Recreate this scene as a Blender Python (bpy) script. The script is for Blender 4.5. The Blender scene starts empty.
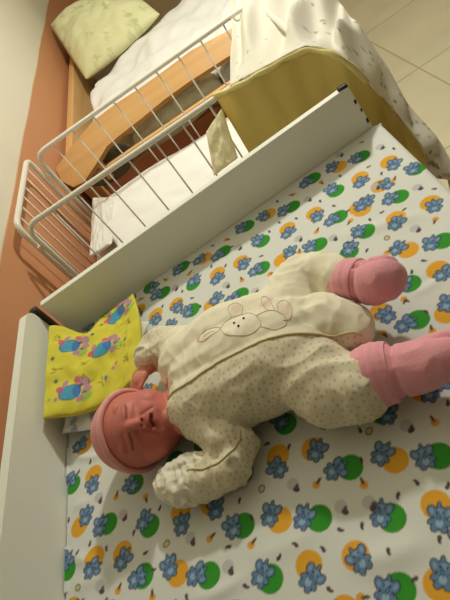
import bpy, bmesh, math, random
import numpy as np
from mathutils import Vector, Matrix, noise

# ---------------------------------------------------------------- camera, world, light, exposure
SC = bpy.context.scene
COL = SC.collection
Z0 = 0.86                       # height of the changing surface above the floor
R = np.array([[0.84476316, -0.20102883, -0.49594617],
              [-0.49734433, -0.63703598, -0.58892595],
              [-0.19754446, 0.74415897, -0.63812508]])
R = np.linalg.qr(R)[0] * np.sign(np.diag(np.linalg.qr(R)[1]))   # exact rotation
F = 540.0
CAM = np.array([0.4858, -0.7703, 0.55])
cd = bpy.data.cameras.new('camera')
cam = bpy.data.objects.new('camera', cd)
COL.objects.link(cam)
cd.sensor_fit = 'VERTICAL'; cd.sensor_height = 24.0; cd.lens = F / 600 * 24.0
cd.clip_start = 0.02; cd.clip_end = 50
M = Matrix.Identity(4)
for i in range(3):
    M[i][0] = R[0][i]; M[i][1] = -R[1][i]; M[i][2] = -R[2][i]; M[i][3] = CAM[i]
M[2][3] += Z0
cam.matrix_world = M
SC.camera = cam

w = bpy.data.worlds.new('world'); SC.world = w; w.use_nodes = True
w.node_tree.nodes['Background'].inputs[0].default_value = (1.0, 0.84, 0.6, 1)
w.node_tree.nodes['Background'].inputs[1].default_value = 0.10

ld = bpy.data.lights.new('ceiling_lamp', 'POINT')
ld.energy = 50; ld.color = (0.985, 0.98, 0.865); ld.shadow_soft_size = 0.045
lamp = bpy.data.objects.new('ceiling_lamp', ld); COL.objects.link(lamp)
lamp.location = (0.87, 0.84, 1.10 + Z0)

SC.view_settings.view_transform = 'Standard'
SC.view_settings.look = 'None'
SC.view_settings.exposure = 0.0
SC.view_settings.gamma = 1.0
SC.view_settings.use_curve_mapping = False

# ---------------------------------------------------------------- helpers
rng = random.Random(7)
nrng = np.random.RandomState(5)

def P(u, v, z):
    """the point of the place at height z seen at picture point (u, v)"""
    r = R.T @ np.array([(u - 225) / F, (v - 300) / F, 1.0])
    return CAM + r * (z - CAM[2]) / r[2]

def on_plane(u, v, p0, n):
    r = R.T @ np.array([(u - 225) / F, (v - 300) / F, 1.0]); return CAM + r * (np.dot(p0 - CAM, n) / np.dot(r, n))

def srgb(r, g, b):
    f = lambda c: (c / 255 / 12.92) if c / 255 <= 0.04045 else ((c / 255 + 0.055) / 1.055) ** 2.4
    return (f(r), f(g), f(b), 1.0)

def mat(name, color, rough=0.8, attr=None, bump=0.0, bscale=200, var=0.0, vscale=8, trans=0.0, spec=0.3, metal=0.0, sheen=0.0, sss=0.0):
    m = bpy.data.materials.new(name); m.use_nodes = True
    nt = m.node_tree; N = nt.nodes; L = nt.links
    b = N['Principled BSDF']
    b.inputs['Roughness'].default_value = rough
    b.inputs['Specular IOR Level'].default_value = spec
    b.inputs['Metallic'].default_value = metal
    if sheen: b.inputs['Sheen Weight'].default_value = sheen
    if sss:
        b.inputs['Subsurface Weight'].default_value = sss
        b.inputs['Subsurface Radius'].default_value = (0.012, 0.005, 0.003)
        b.inputs['Subsurface Scale'].default_value = 0.4
    src = None
    if attr:
        a = N.new('ShaderNodeAttribute'); a.attribute_name = attr; src = a.outputs['Color']
    else:
        c = N.new('ShaderNodeRGB'); c.outputs[0].default_value = color; src = c.outputs[0]
    tc = N.new('ShaderNodeTexCoord')
    if var:
        n = N.new('ShaderNodeTexNoise'); n.inputs['Scale'].default_value = vscale; n.inputs['Detail'].default_value = 5
        L.new(tc.outputs['Object'], n.inputs['Vector'])
        mr = N.new('ShaderNodeMapRange'); mr.inputs['From Min'].default_value = 0.3; mr.inputs['From Max'].default_value = 0.7
        mr.inputs['To Min'].default_value = 1 - var; mr.inputs['To Max'].default_value = 1 + var
        L.new(n.outputs['Fac'], mr.inputs['Value'])
        mx = N.new('ShaderNodeVectorMath'); mx.operation = 'SCALE'
        L.new(src, mx.inputs[0]); L.new(mr.outputs[0], mx.inputs['Scale']); src = mx.outputs[0]
    L.new(src, b.inputs['Base Color'])
    if bump:
        n = N.new('ShaderNodeTexNoise'); n.inputs['Scale'].default_value = bscale; n.inputs['Detail'].default_value = 3
        L.new(tc.outputs['Object'], n.inputs['Vector'])
        bp = N.new('ShaderNodeBump'); bp.inputs['Strength'].default_value = bump; bp.inputs['Distance'].default_value = 0.002
        L.new(n.outputs['Fac'], bp.inputs['Height']); L.new(bp.outputs[0], b.inputs['Normal'])
    if trans:
        t = N.new('ShaderNodeBsdfTranslucent'); L.new(src, t.inputs['Color'])
        ms = N.new('ShaderNodeMixShader'); ms.inputs[0].default_value = trans
        L.new(b.outputs[0], ms.inputs[1]); L.new(t.outputs[0], ms.inputs[2])
        L.new(ms.outputs[0], N['Material Output'].inputs['Surface'])
    return m

def wood(name, c1, c2, axis=0, scale=14):
    m = mat(name, c1, rough=0.45, spec=0.4)
    nt = m.node_tree; N = nt.nodes; L = nt.links
    tc = N.new('ShaderNodeTexCoord'); mp = N.new('ShaderNodeMapping')
    s = [scale * 3] * 3; s[axis] = scale * 0.15
    mp.inputs['Scale'].default_value = s
    n = N.new('ShaderNodeTexNoise'); n.inputs['Scale'].default_value = 1.0; n.inputs['Detail'].default_value = 6
    cr = N.new('ShaderNodeValToRGB')
    cr.color_ramp.elements[0].position = 0.3; cr.color_ramp.elements[1].position = 0.7
    cr.color_ramp.elements[0].color = c1; cr.color_ramp.elements[1].color = c2
    L.new(tc.outputs['Object'], mp.inputs[0]); L.new(mp.outputs[0], n.inputs['Vector'])
    L.new(n.outputs['Fac'], cr.inputs[0]); L.new(cr.outputs[0], N['Principled BSDF'].inputs['Base Color'])
    return m

def wpos(o):
    p = Vector((0, 0, 0))
    while o is not None:
        p += o.location; o = o.parent
    return p

def link(name, me, m, parent=None, smooth=True):
    if m and not me.materials:
        me.materials.append(m)
    if smooth:
        me.polygons.foreach_set('use_smooth', [True] * len(me.polygons))
    o = bpy.data.objects.new(name, me); COL.objects.link(o); me.name = name
    if parent is None:
        co = np.empty(len(me.vertices) * 3); me.vertices.foreach_get('co', co); co = co.reshape(-1, 3)
        c = np.array([(co[:, 0].min() + co[:, 0].max()) / 2, (co[:, 1].min() + co[:, 1].max()) / 2, co[:, 2].min()])
        me.vertices.foreach_set('co', (co - c).ravel()); me.update()
        o.location = c
    else:
        me.transform(Matrix.Translation(-wpos(parent)))
        o.parent = parent
    return o

def obj(name, bm, m, parent=None, smooth=True):
    bmesh.ops.recalc_face_normals(bm, faces=bm.faces)
    me = bpy.data.meshes.new(name); bm.to_mesh(me); bm.free()
    return link(name, me, m, parent, smooth)

def thing(name, label, cat, loc, group=None):
    o = bpy.data.objects.new(name, None); COL.objects.link(o); o.location = loc
    o.empty_display_size = 0.05
    return tag(o, label, cat, group)

def tag(o, label, cat, group=None):
    o['label'] = label; o['category'] = cat
    if group: o['group'] = group
    return o

def box(bm, lo, hi, bevel=0.0, seg=2):
    r = bmesh.ops.create_cube(bm, size=1.0)
    vs = r['verts']
    for v in vs:
        v.co = Vector([(lo[i] + hi[i]) / 2 + v.co[i] * (hi[i] - lo[i]) for i in range(3)])
    if bevel:
        es = {e for v in vs for e in v.link_edges}
        bmesh.ops.bevel(bm, geom=list(es), offset=bevel, segments=seg, affect='EDGES', profile=0.5)
    return bm

def bx(lo, hi, bevel=0.0, seg=2):
    return box(bmesh.new(), lo, hi, bevel, seg)

def prism(outline, axis, a, b, bevel=0.0):
    """outline: 2D points in the two other axes, extruded along axis from a to b"""
    bm = bmesh.new(); oth = [i for i in range(3) if i != axis]
    def mk(p, t):
        c = [0, 0, 0]; c[axis] = t; c[oth[0]] = p[0]; c[oth[1]] = p[1]; return bm.verts.new(c)
    A = [mk(p, a) for p in outline]; B = [mk(p, b) for p in outline]
    bm.faces.new(A); bm.faces.new(B[::-1]); n = len(A)
    for i in range(n):
        bm.faces.new((A[i], B[i], B[(i + 1) % n], A[(i + 1) % n]))
    if bevel:
        es = [e for e in bm.edges if e.calc_face_angle(0) > 0.6]
        bmesh.ops.bevel(bm, geom=es, offset=bevel, segments=2, affect='EDGES', profile=0.5)
    return bm

def tube(bm, pts, r, seg=8, closed=False):
    pts = [Vector(p) for p in pts]; n = len(pts)
    rad = r if hasattr(r, '__len__') else [r] * n
    rings = []; up = None
    for i in range(n):
        if closed: t = pts[(i + 1) % n] - pts[i - 1]
        else: t = pts[min(i + 1, n - 1)] - pts[max(i - 1, 0)]
        t.normalize()
        if up is None:
            up = t.orthogonal().normalized()
        up = (up - t * up.dot(t)).normalized(); sd = t.cross(up)
        rings.append([bm.verts.new(pts[i] + (up * math.cos(2 * math.pi * k / seg) + sd * math.sin(2 * math.pi * k / seg)) * rad[i]) for k in range(seg)])
    for i in range(n if closed else n - 1):
        A = rings[i]; B = rings[(i + 1) % n]
        for k in range(seg):
            bm.faces.new((A[k], A[(k + 1) % seg], B[(k + 1) % seg], B[k]))
    if not closed:
        bm.faces.new(rings[0][::-1]); bm.faces.new(rings[-1])
    return bm

def rounded(pts, rad, n=6):
    """polyline with its corners rounded"""
    pts = [Vector(p) for p in pts]; out = [pts[0]]
    for i in range(1, len(pts) - 1):
        a = (pts[i - 1] - pts[i]); b = (pts[i + 1] - pts[i])
        r = min(rad, a.length * 0.48, b.length * 0.48)
        p0 = pts[i] + a.normalized() * r; p1 = pts[i] + b.normalized() * r
        for k in range(n + 1):
            t = k / n
            out.append(p0 * (1 - t) ** 2 + pts[i] * 2 * t * (1 - t) + p1 * t * t)
    out.append(pts[-1]); return out

def spline(pts, n):
    """Catmull-Rom through pts, n samples"""
    p = np.array(pts, float); m = len(p); out = []
    for t in np.linspace(0, m - 1, n):
        i = min(int(t), m - 2); f = t - i
        p0 = p[max(i - 1, 0)]; p1 = p[i]; p2 = p[i + 1]; p3 = p[min(i + 2, m - 1)]
        out.append(0.5 * (2 * p1 + (p2 - p0) * f + (2 * p0 - 5 * p1 + 4 * p2 - p3) * f ** 2 + (3 * p1 - p0 - 3 * p2 + p3) * f ** 3))
    return np.array(out)

def grid_mesh(V):
    """V: (n, m, 3) points -> mesh data of a quad grid"""
    n, m = V.shape[:2]
    me = bpy.data.meshes.new('grid')
    idx = np.arange(n * m).reshape(n, m)
    q = np.stack([idx[:-1, :-1], idx[1:, :-1], idx[1:, 1:], idx[:-1, 1:]], -1).reshape(-1, 4)
    me.vertices.add(n * m); me.vertices.foreach_set('co', V.astype(np.float32).ravel())
    me.loops.add(q.size); me.loops.foreach_set('vertex_index', q.ravel().astype(np.int32))
    me.polygons.add(len(q))
    me.polygons.foreach_set('loop_start', (np.arange(len(q)) * 4).astype(np.int32))
    me.update(calc_edges=True); me.validate()
    return me

def set_color(me, name, rgb):
    a = me.color_attributes.new(name, 'FLOAT_COLOR', 'POINT')
    c = np.ones((len(me.vertices), 4), np.float32); c[:, :3] = rgb
    a.data.foreach_set('color', c.ravel())

def get_co(me):
    c = np.empty(len(me.vertices) * 3, np.float32); me.vertices.foreach_get('co', c); return c.reshape(-1, 3)

def get_no(me):
    c = np.empty(len(me.vertices) * 3, np.float32); me.vertices.foreach_get('normal', c); return c.reshape(-1, 3)

def set_co(me, co):
    me.vertices.foreach_set('co', np.asarray(co, np.float32).ravel()); me.update()

def modified(me, mods):
    """the mesh after modifiers: list of (type, {settings})"""
    o = bpy.data.objects.new('tmp', me); COL.objects.link(o)
    for t, kw in mods:
        m = o.modifiers.new(t, t)
        for k, v in kw.items(): setattr(m, k, v)
    dg = bpy.context.evaluated_depsgraph_get(); dg.update()
    out = bpy.data.meshes.new_from_object(o.evaluated_get(dg))
    bpy.data.objects.remove(o); bpy.data.meshes.remove(me)
    return out

def ball(bm, c, r, rot=None, sub=3):
    """r: radius or (rx, ry, rz); rot: 3x3 whose columns are the axes"""
    vs = bmesh.ops.create_icosphere(bm, subdivisions=sub, radius=1.0)['verts']
    rr = Vector(r) if hasattr(r, '__len__') else Vector((r, r, r))
    for v in vs:
        p = Vector((v.co.x * rr.x, v.co.y * rr.y, v.co.z * rr.z))
        if rot is not None: p = rot @ p
        v.co = p + Vector(c)

def limb(bm, pts, rad, flat=1.0, sub=2):
    """chain of balls along a polyline with radii that taper"""
    pts = [Vector(p) for p in pts]
    for i in range(len(pts) - 1):
        a, b = pts[i], pts[i + 1]; ra, rb = rad[i], rad[i + 1]
        n = max(2, int((b - a).length / (0.22 * min(ra, rb))) + 1)
        for k in range(n + 1):
            t = k / n; r = ra + (rb - ra) * t
            ball(bm, a.lerp(b, t), (r, r, r * flat), sub=sub)

def fuse(bm, voxel, smooth=8, factor=0.5):
    me = bpy.data.meshes.new('fuse'); bm.to_mesh(me); bm.free()
    return modified(me, [('REMESH', dict(mode='VOXEL', voxel_size=voxel)), ('SMOOTH', dict(factor=factor, iterations=smooth))])

def n3(co, scale, off=0.0):
    return np.array([noise.noise(Vector((p[0] * scale + off, p[1] * scale - off, p[2] * scale + 2 * off))) for p in co])

def smoothstep(a, b, x):
    t = np.clip((x - a) / (b - a), 0, 1); return t * t * (3 - 2 * t)

# ---------------------------------------------------------------- materials
M_white = mat('white_laminate', srgb(238, 239, 228), rough=0.4, spec=0.4)
M_enamel = mat('white_enamel', srgb(232, 228, 216), rough=0.35, spec=0.5)
M_dark = mat('dark_hardware', srgb(58, 50, 42), rough=0.5)
M_sheet = mat('printed_cotton', (1, 1, 1, 1), rough=0.9, attr='print', bump=0.15, bscale=900, spec=0.1)
M_pad = mat('yellow_printed_cotton', (1, 1, 1, 1), rough=0.8, attr='print', bump=0.15, bscale=700, spec=0.15)
M_linen = mat('white_linen', srgb(238, 236, 232), rough=0.9, bump=0.2, bscale=120, spec=0.1)
M_yellow = mat('yellow_cotton', srgb(232, 216, 140), rough=0.9, bump=0.2, bscale=150, spec=0.1, trans=0.35)
M_veil = mat('cream_voile', srgb(226, 218, 190), rough=0.9, bump=0.2, bscale=120, spec=0.1, trans=0.35, attr='print')
M_rail = wood('honey_wood', srgb(198, 150, 90), srgb(212, 166, 106), 0)
M_post = wood('pale_wood', srgb(220, 172, 110), srgb(230, 186, 126), 1)
M_brown = mat('brown_board', srgb(204, 140, 104), rough=0.6)
M_pillow = mat('cream_green_pillowcase', (1, 1, 1, 1), rough=0.9, attr='print', spec=0.1, bump=0.2, bscale=120)
M_grey = mat('grey_green_wool', srgb(196, 194, 172), rough=0.95, bump=0.4, bscale=90, var=0.15, vscale=30, spec=0.05)
M_char = mat('charcoal_cloth', srgb(112, 114, 104), rough=0.95, bump=0.4, bscale=90, var=0.15, vscale=30, spec=0.05)
M_bluecl = mat('pale_blue_cloth', srgb(196, 206, 208), rough=0.95, bump=0.3, bscale=90, spec=0.05)
M_skin = mat('newborn_skin', (1, 1, 1, 1), rough=0.5, attr='tint', spec=0.35, sss=0.25)
M_hat = mat('pink_jersey', srgb(226, 146, 146), rough=0.9, bump=0.15, bscale=700, spec=0.1, sheen=0.2)
M_sock = mat('pink_knit', srgb(236, 164, 176), rough=0.95, bump=0.35, bscale=600, spec=0.05, sheen=0.3)
M_romper = mat('cream_jersey', (1, 1, 1, 1), rough=0.9, attr='print', bump=0.1, bscale=800, spec=0.1)
M_pipe = mat('olive_cream_piping', srgb(206, 190, 146), rough=0.9)
M_mitt = mat('white_jersey', srgb(234, 228, 210), rough=0.9, bump=0.1, bscale=600)
M_thread = mat('grey_brown_thread', srgb(206, 184, 164), rough=0.9)

# ---------------------------------------------------------------- room
WX = -0.09
def struct(name, bm, m):
    o = obj(name, bm, m, None, smooth=False); o['kind'] = 'structure'; return o

mw = mat('painted_wall', srgb(232, 224, 204), rough=0.6)
nt = mw.node_tree; N = nt.nodes; L = nt.links
geo = N.new('ShaderNodeNewGeometry'); sx = N.new('ShaderNodeSeparateXYZ'); L.new(geo.outputs['Position'], sx.inputs[0])
nz = N.new('ShaderNodeTexNoise'); nz.inputs['Scale'].default_value = 3; nz.inputs['Detail'].default_value = 4
L.new(geo.outputs['Position'], nz.inputs['Vector'])
ad = N.new('ShaderNodeMath'); ad.operation = 'MULTIPLY_ADD'; ad.inputs[1].default_value = 0.012; L.new(nz.outputs['Fac'], ad.inputs[0]); L.new(sx.outputs['Z'], ad.inputs[2])
gt = N.new('ShaderNodeMapRange'); gt.inputs['From Min'].default_value = Z0 + 0.117; gt.inputs['From Max'].default_value = Z0 + 0.123
L.new(ad.outputs[0], gt.inputs['Value'])
mx = N.new('ShaderNodeMix'); mx.data_type = 'RGBA'
mx.inputs['A'].default_value = srgb(208, 146, 104); mx.inputs['B'].default_value = srgb(232, 224, 204)
L.new(gt.outputs[0], mx.inputs['Factor']); L.new(mx.outputs['Result'], N['Principled BSDF'].inputs['Base Color'])
M_plaster = mat('plaster', srgb(206, 204, 194), rough=0.8)
M_far = mat('far_plaster', srgb(176, 156, 120), rough=0.8)

mf = mat('beige_tile', srgb(214, 190, 146), rough=0.35, spec=0.4)
nt = mf.node_tree; N = nt.nodes; L = nt.links
geo = N.new('ShaderNodeNewGeometry'); mp = N.new('ShaderNodeMapping')
mp.inputs['Rotation'].default_value = (0, 0, -0.058); mp.inputs['Location'].default_value = (-0.176, 0.28, 0)
L.new(geo.outputs['Position'], mp.inputs[0])
br = N.new('ShaderNodeTexBrick'); br.offset = 0.0
br.inputs['Color1'].default_value = srgb(250, 240, 206); br.inputs['Color2'].default_value = srgb(252, 243, 211)
br.inputs['Mortar'].default_value = srgb(216, 198, 158)
br.inputs['Scale'].default_value = 1.0; br.inputs['Mortar Size'].default_value = 0.004
br.inputs['Brick Width'].default_value = 0.6; br.inputs['Row Height'].default_value = 0.6
L.new(mp.outputs[0], br.inputs['Vector']); 
nz = N.new('ShaderNodeTexNoise'); nz.inputs['Scale'].default_value = 5; nz.inputs['Detail'].default_value = 6
L.new(geo.outputs['Position'], nz.inputs['Vector'])
mr = N.new('ShaderNodeMapRange'); mr.inputs['To Min'].default_value = 0.85; mr.inputs['To Max'].default_value = 1.12; L.new(nz.outputs['Fac'], mr.inputs['Value'])
vm = N.new('ShaderNodeVectorMath'); vm.operation = 'SCALE'; L.new(br.outputs['Color'], vm.inputs[0]); L.new(mr.outputs[0], vm.inputs['Scale'])
L.new(vm.outputs[0], N['Principled BSDF'].inputs['Base Color'])

FZ = -Z0; CZ = 1.75; XR = 3.4; YN = -2.0; YF = 3.6
struct('floor', bx((WX - 0.1, YN - 0.1, FZ - 0.05), (XR + 0.1, YF + 0.1, FZ)), mf)
struct('ceiling', bx((WX - 0.1, YN - 0.1, CZ), (XR + 0.1, YF + 0.1, CZ + 0.05)), M_plaster)
struct('wall_left', bx((WX - 0.1, YN, FZ), (WX, YF, CZ)), mw)
struct('wall_right', bx((XR, YN, FZ), (XR + 0.1, YF, CZ)), M_far)
struct('wall_front', bx((WX - 0.1, YN - 0.1, FZ), (XR + 0.1, YN, CZ)), mat('dim_plaster', srgb(120, 106, 82), rough=0.9))
struct('wall_back', bx((WX - 0.1, YF, FZ), (XR + 0.1, YF + 0.1, CZ)), M_far)

# ---------------------------------------------------------------- changing table
SL = 0.097                                     # the long board stands a little askew
TX1, TY0 = 0.672, -0.95
tab = thing('changing_table', 'white changing table with raised side boards against the orange wall', 'table', (0.33, -0.45, FZ))
# long board: sheared prism with its right end slightly slanted
def long_board():
    bm = bmesh.new(); th = 0.013; h = 0.093
    y0 = 0.004
    pts = [((0.012, -0.03), (0.672, -0.03)), ((0.012, h), (0.655, h))]
    V = []
    for zi in range(2):
        row = []
        for (x, z) in pts[zi]:
            row.append((bm.verts.new((x, y0 + SL * x, z)), bm.verts.new((x - th * 0.1, y0 + SL * x + th, z))))
        V.append(row)
    (a0, a1), (b0, b1) = V[0]; (c0, c1), (d0, d1) = V[1]
    for f in ((a0, b0, d0, c0), (a1, c1, d1, b1), (a0, c0, c1, a1), (b0, b1, d1, d0), (c0, d0, d1, c1), (a0, a1, b1, b0)):
        bm.faces.new(f)
    bmesh.ops.bevel(bm, geom=list(bm.edges), offset=0.0015, segments=2, affect='EDGES', profile=0.5)
    return bm
obj('side_board', long_board(), M_white, tab, smooth=False)
hb = [(-0.005, -0.03), (-0.005, 0.085)] + [(-0.03 + 0.025 * math.cos(a), 0.085 + 0.025 * math.sin(a)) for a in np.linspace(0, math.pi / 2, 7)][1:] + [(-0.9, 0.113), (-0.9, -0.03)]
obj('head_board', prism(hb, 0, -0.016, -0.001, 0.0015), M_white, tab, smooth=False)
tt = bx((-0.016, -0.9, -0.030), (TX1 - 0.004, 0.0, -0.006))
for v in tt.verts:
    if v.co.y > -0.5: v.co.y = 0.0 + SL * max(v.co.x, 0)
obj('table_top', tt, M_white, tab, smooth=False)
obj('corner_bracket', bx((-0.012, -0.002, 0.02), (0.004, 0.012, 0.096), 0.003), M_dark, tab)
# peg and slots at the free end of the long board
def on_board(x, z, d=0.0): return (x, 0.004 + SL * x - d, z)
bk = bmesh.new()
for (x, z, sx_, sz_) in ((0.656, 0.062, 0.004, 0.008), (0.660, 0.042, 0.003, 0.006), (0.663, 0.018, 0.004, 0.009)):
    p = on_board(x, z); box(bk, (p[0] - sx_ / 2, p[1] - 0.0012, p[2] - sz_ / 2), (p[0] + sx_ / 2, p[1] + 0.004, p[2] + sz_ / 2), 0.0006, 1)
obj('end_slot', bk, M_dark, tab)
p = on_board(0.645, 0.094)
obj('end_pin', bx((p[0] - 0.007, p[1] + 0.001, p[2] - 0.004), (p[0] + 0.010, p[1] + 0.011, p[2] + 0.004), 0.002), M_dark, tab)
for lx in (0.0, 0.62):
    for ly in (-0.87, -0.06):
        obj('leg', bx((lx, ly, FZ), (lx + 0.04, ly + 0.04, -0.030), 0.003), M_white, tab)
obj('shelf', bx((0.0, -0.87, -0.5), (0.66, -0.02, -0.482), 0.002), M_white, tab)

# ---------------------------------------------------------------- printed sheet
def circ(X, Y, c, r, soft=0.0006):
    return smoothstep(r + soft, r - soft, np.hypot(X - c[0], Y - c[1]))

def ell(X, Y, c, a, b, ang, soft=0.0006):
    ca, sa = math.cos(ang), math.sin(ang)
    dx, dy = X - c[0], Y - c[1]
    d = np.hypot((dx * ca + dy * sa) / a, (-dx * sa + dy * ca) / b)
    return smoothstep(1 + soft / min(a, b), 1 - soft / min(a, b), d)

def mixc(Cc, m, col):
    Cc += m[..., None] * (np.array(col[:3]) - Cc)

K_G, K_O = srgb(62, 150, 52), srgb(228, 168, 58)
ES = 0.84
K_BL, K_BD, K_BF = srgb(104, 134, 170), srgb(48, 60, 76), srgb(150, 178, 204)
K_PU, K_GR, K_BR = srgb(96, 78, 92), srgb(186, 186, 188), srgb(98, 82, 66)

# motifs read off the cloth: circle centre, its colour, elephant centre
BIG = [(362,157,'G',356,159),(389,162,'O',394,164),(416,168,'G',412,168),(360,178,'O',361,182),(399,196,'G',390,198),(362,210,'O',367,201),
 (430,202,'O',434,205),(396,218,'O',397,223),(366,232,'G',359,232),(443,241,'G',431,243),(408,250,'O',398,248),(339,167,'O',332,167),
 (313,178,'G',306,182),(336,191,'G',331,189),(292,206,'G',283,210),(268,214,'O',263,216),(314,213,'O',317,216),(339,217,'G',332,220),
 (287,228,'O',288,232),(319,245,'G',310,247),(282,260,'O',290,252),(262,241,'G',257,240),(262,268,'G',256,270),(358,208,'O',361,205),
 (164,293,'G',157,295),(183,267,'G',178,270),(205,259,'O',200,260),(224,252,'G',218,256),(247,226,'G',241,228),(194,285,'G',195,281),
 (218,274,'O',218,279),(241,262,'O',244,264),(177,305,'O',178,308),(193,311,'G',188,312),(156,315,'O',156,320),(212,306,'O',217,299),
 (241,295,'G',233,299),(438,270,'O',445,274),(410,284,'G',403,284),(380,312,'O',386,315),(418,320,'G',406,324),(447,314,'O',448,303),
 (351,302,'G',345,304),(423,390,'O',430,391),(382,412,'G',387,413),(395,460,'O',382,453),(439,456,'G',424,457),(392,518,'G',381,513),
 (436,505,'O',440,518),(356,556,'O',360,560),(401,590,'G',387,592),(440,585,'O',444,574),(278,456,'O',277,468),(280,520,'O',271,514),
 (319,518,'G',304,517),(271,579,'G',263,574),(309,565,'O',312,578),(350,467,'G',336,469),(313,449,'O',317,450),(286,424,'G',280,420),
 (243,473,'G',238,470),(181,512,'O',182,524),(211,503,'O',216,508),(244,526,'G',233,527),(179,574,'O',170,567),(210,576,'G',198,575),
 (150,526,'G',145,520),(94,475,'O',93,485),(73,485,'G',70,481),(80,527,'O',87,516),(109,524,'G',101,526),(68,570,'G',67,562),
 (96,558,'O',94,569),(123,553,'O',124,559),(144,576,'G',138,578),(135,484,'G',131,485),(84,446,'O',80,445),(72,610,'O',78,612),
 (110,614,'G',104,612),(236,616,'O',240,622),(186,618,'G',178,615),(345,612,'O',338,620),(300,622,'G',292,622),(470,210,'G',462,214),
 (470,262,'O',474,268),(472,330,'G',462,335),(470,420,'O',478,424),(475,540,'G',464,540),(448,378,'G',440,380)]
GREY = [(381,148),(376,187),(418,187),(416,229),(308,199),(299,239),(334,239),(176,289),(227,286),(239,248),(408,427),(294,486),(342,508),
 (192,540),(230,569),(101,588),(124,516),(100,499),(256,292),(432,352)]
FLOW = [(394,179),(435,220),(321,182),(317,231),(350,222),(271,274),(190,274),(227,240),(242,280),(166,280),(384,334),(434,421),(363,483),
 (317,483),(253,544),(212,538),(153,596),(117,496),(146,498),(119,589),(432,330),(363,598),(292,194),(405,300)]
DOTS = [(394,149),(362,143),(369,167),(382,212),(404,209),(434,188),(370,220),(277,201),(334,206),(320,201),(279,222),(296,218),(348,211),
 (349,243),(269,231),(261,256),(190,263),(213,246),(212,267),(153,286),(183,292),(193,299),(163,307),(201,307),(226,266),(424,261),(412,272),
 (405,302),(426,312),(354,313),(359,344),(367,251),(361,460),(417,483),(398,496),(448,486),(362,526),(390,553),(415,580),(252,518),(296,545),
 (280,558),(323,549),(267,444),(289,447),(253,457),(323,428),(160,508),(193,500),(240,501),(154,570),(247,587),(188,598),(91,544),(79,553),
 (107,549),(134,533),(146,553),(69,520),(91,462),(79,472),(59,616),(340,176),(232,247),(360,430),(448,403),(330,590),(440,540)]
RING = [(387,238),(369,431),(262,489),(167,544),(79,588),(345,262)]

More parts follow.
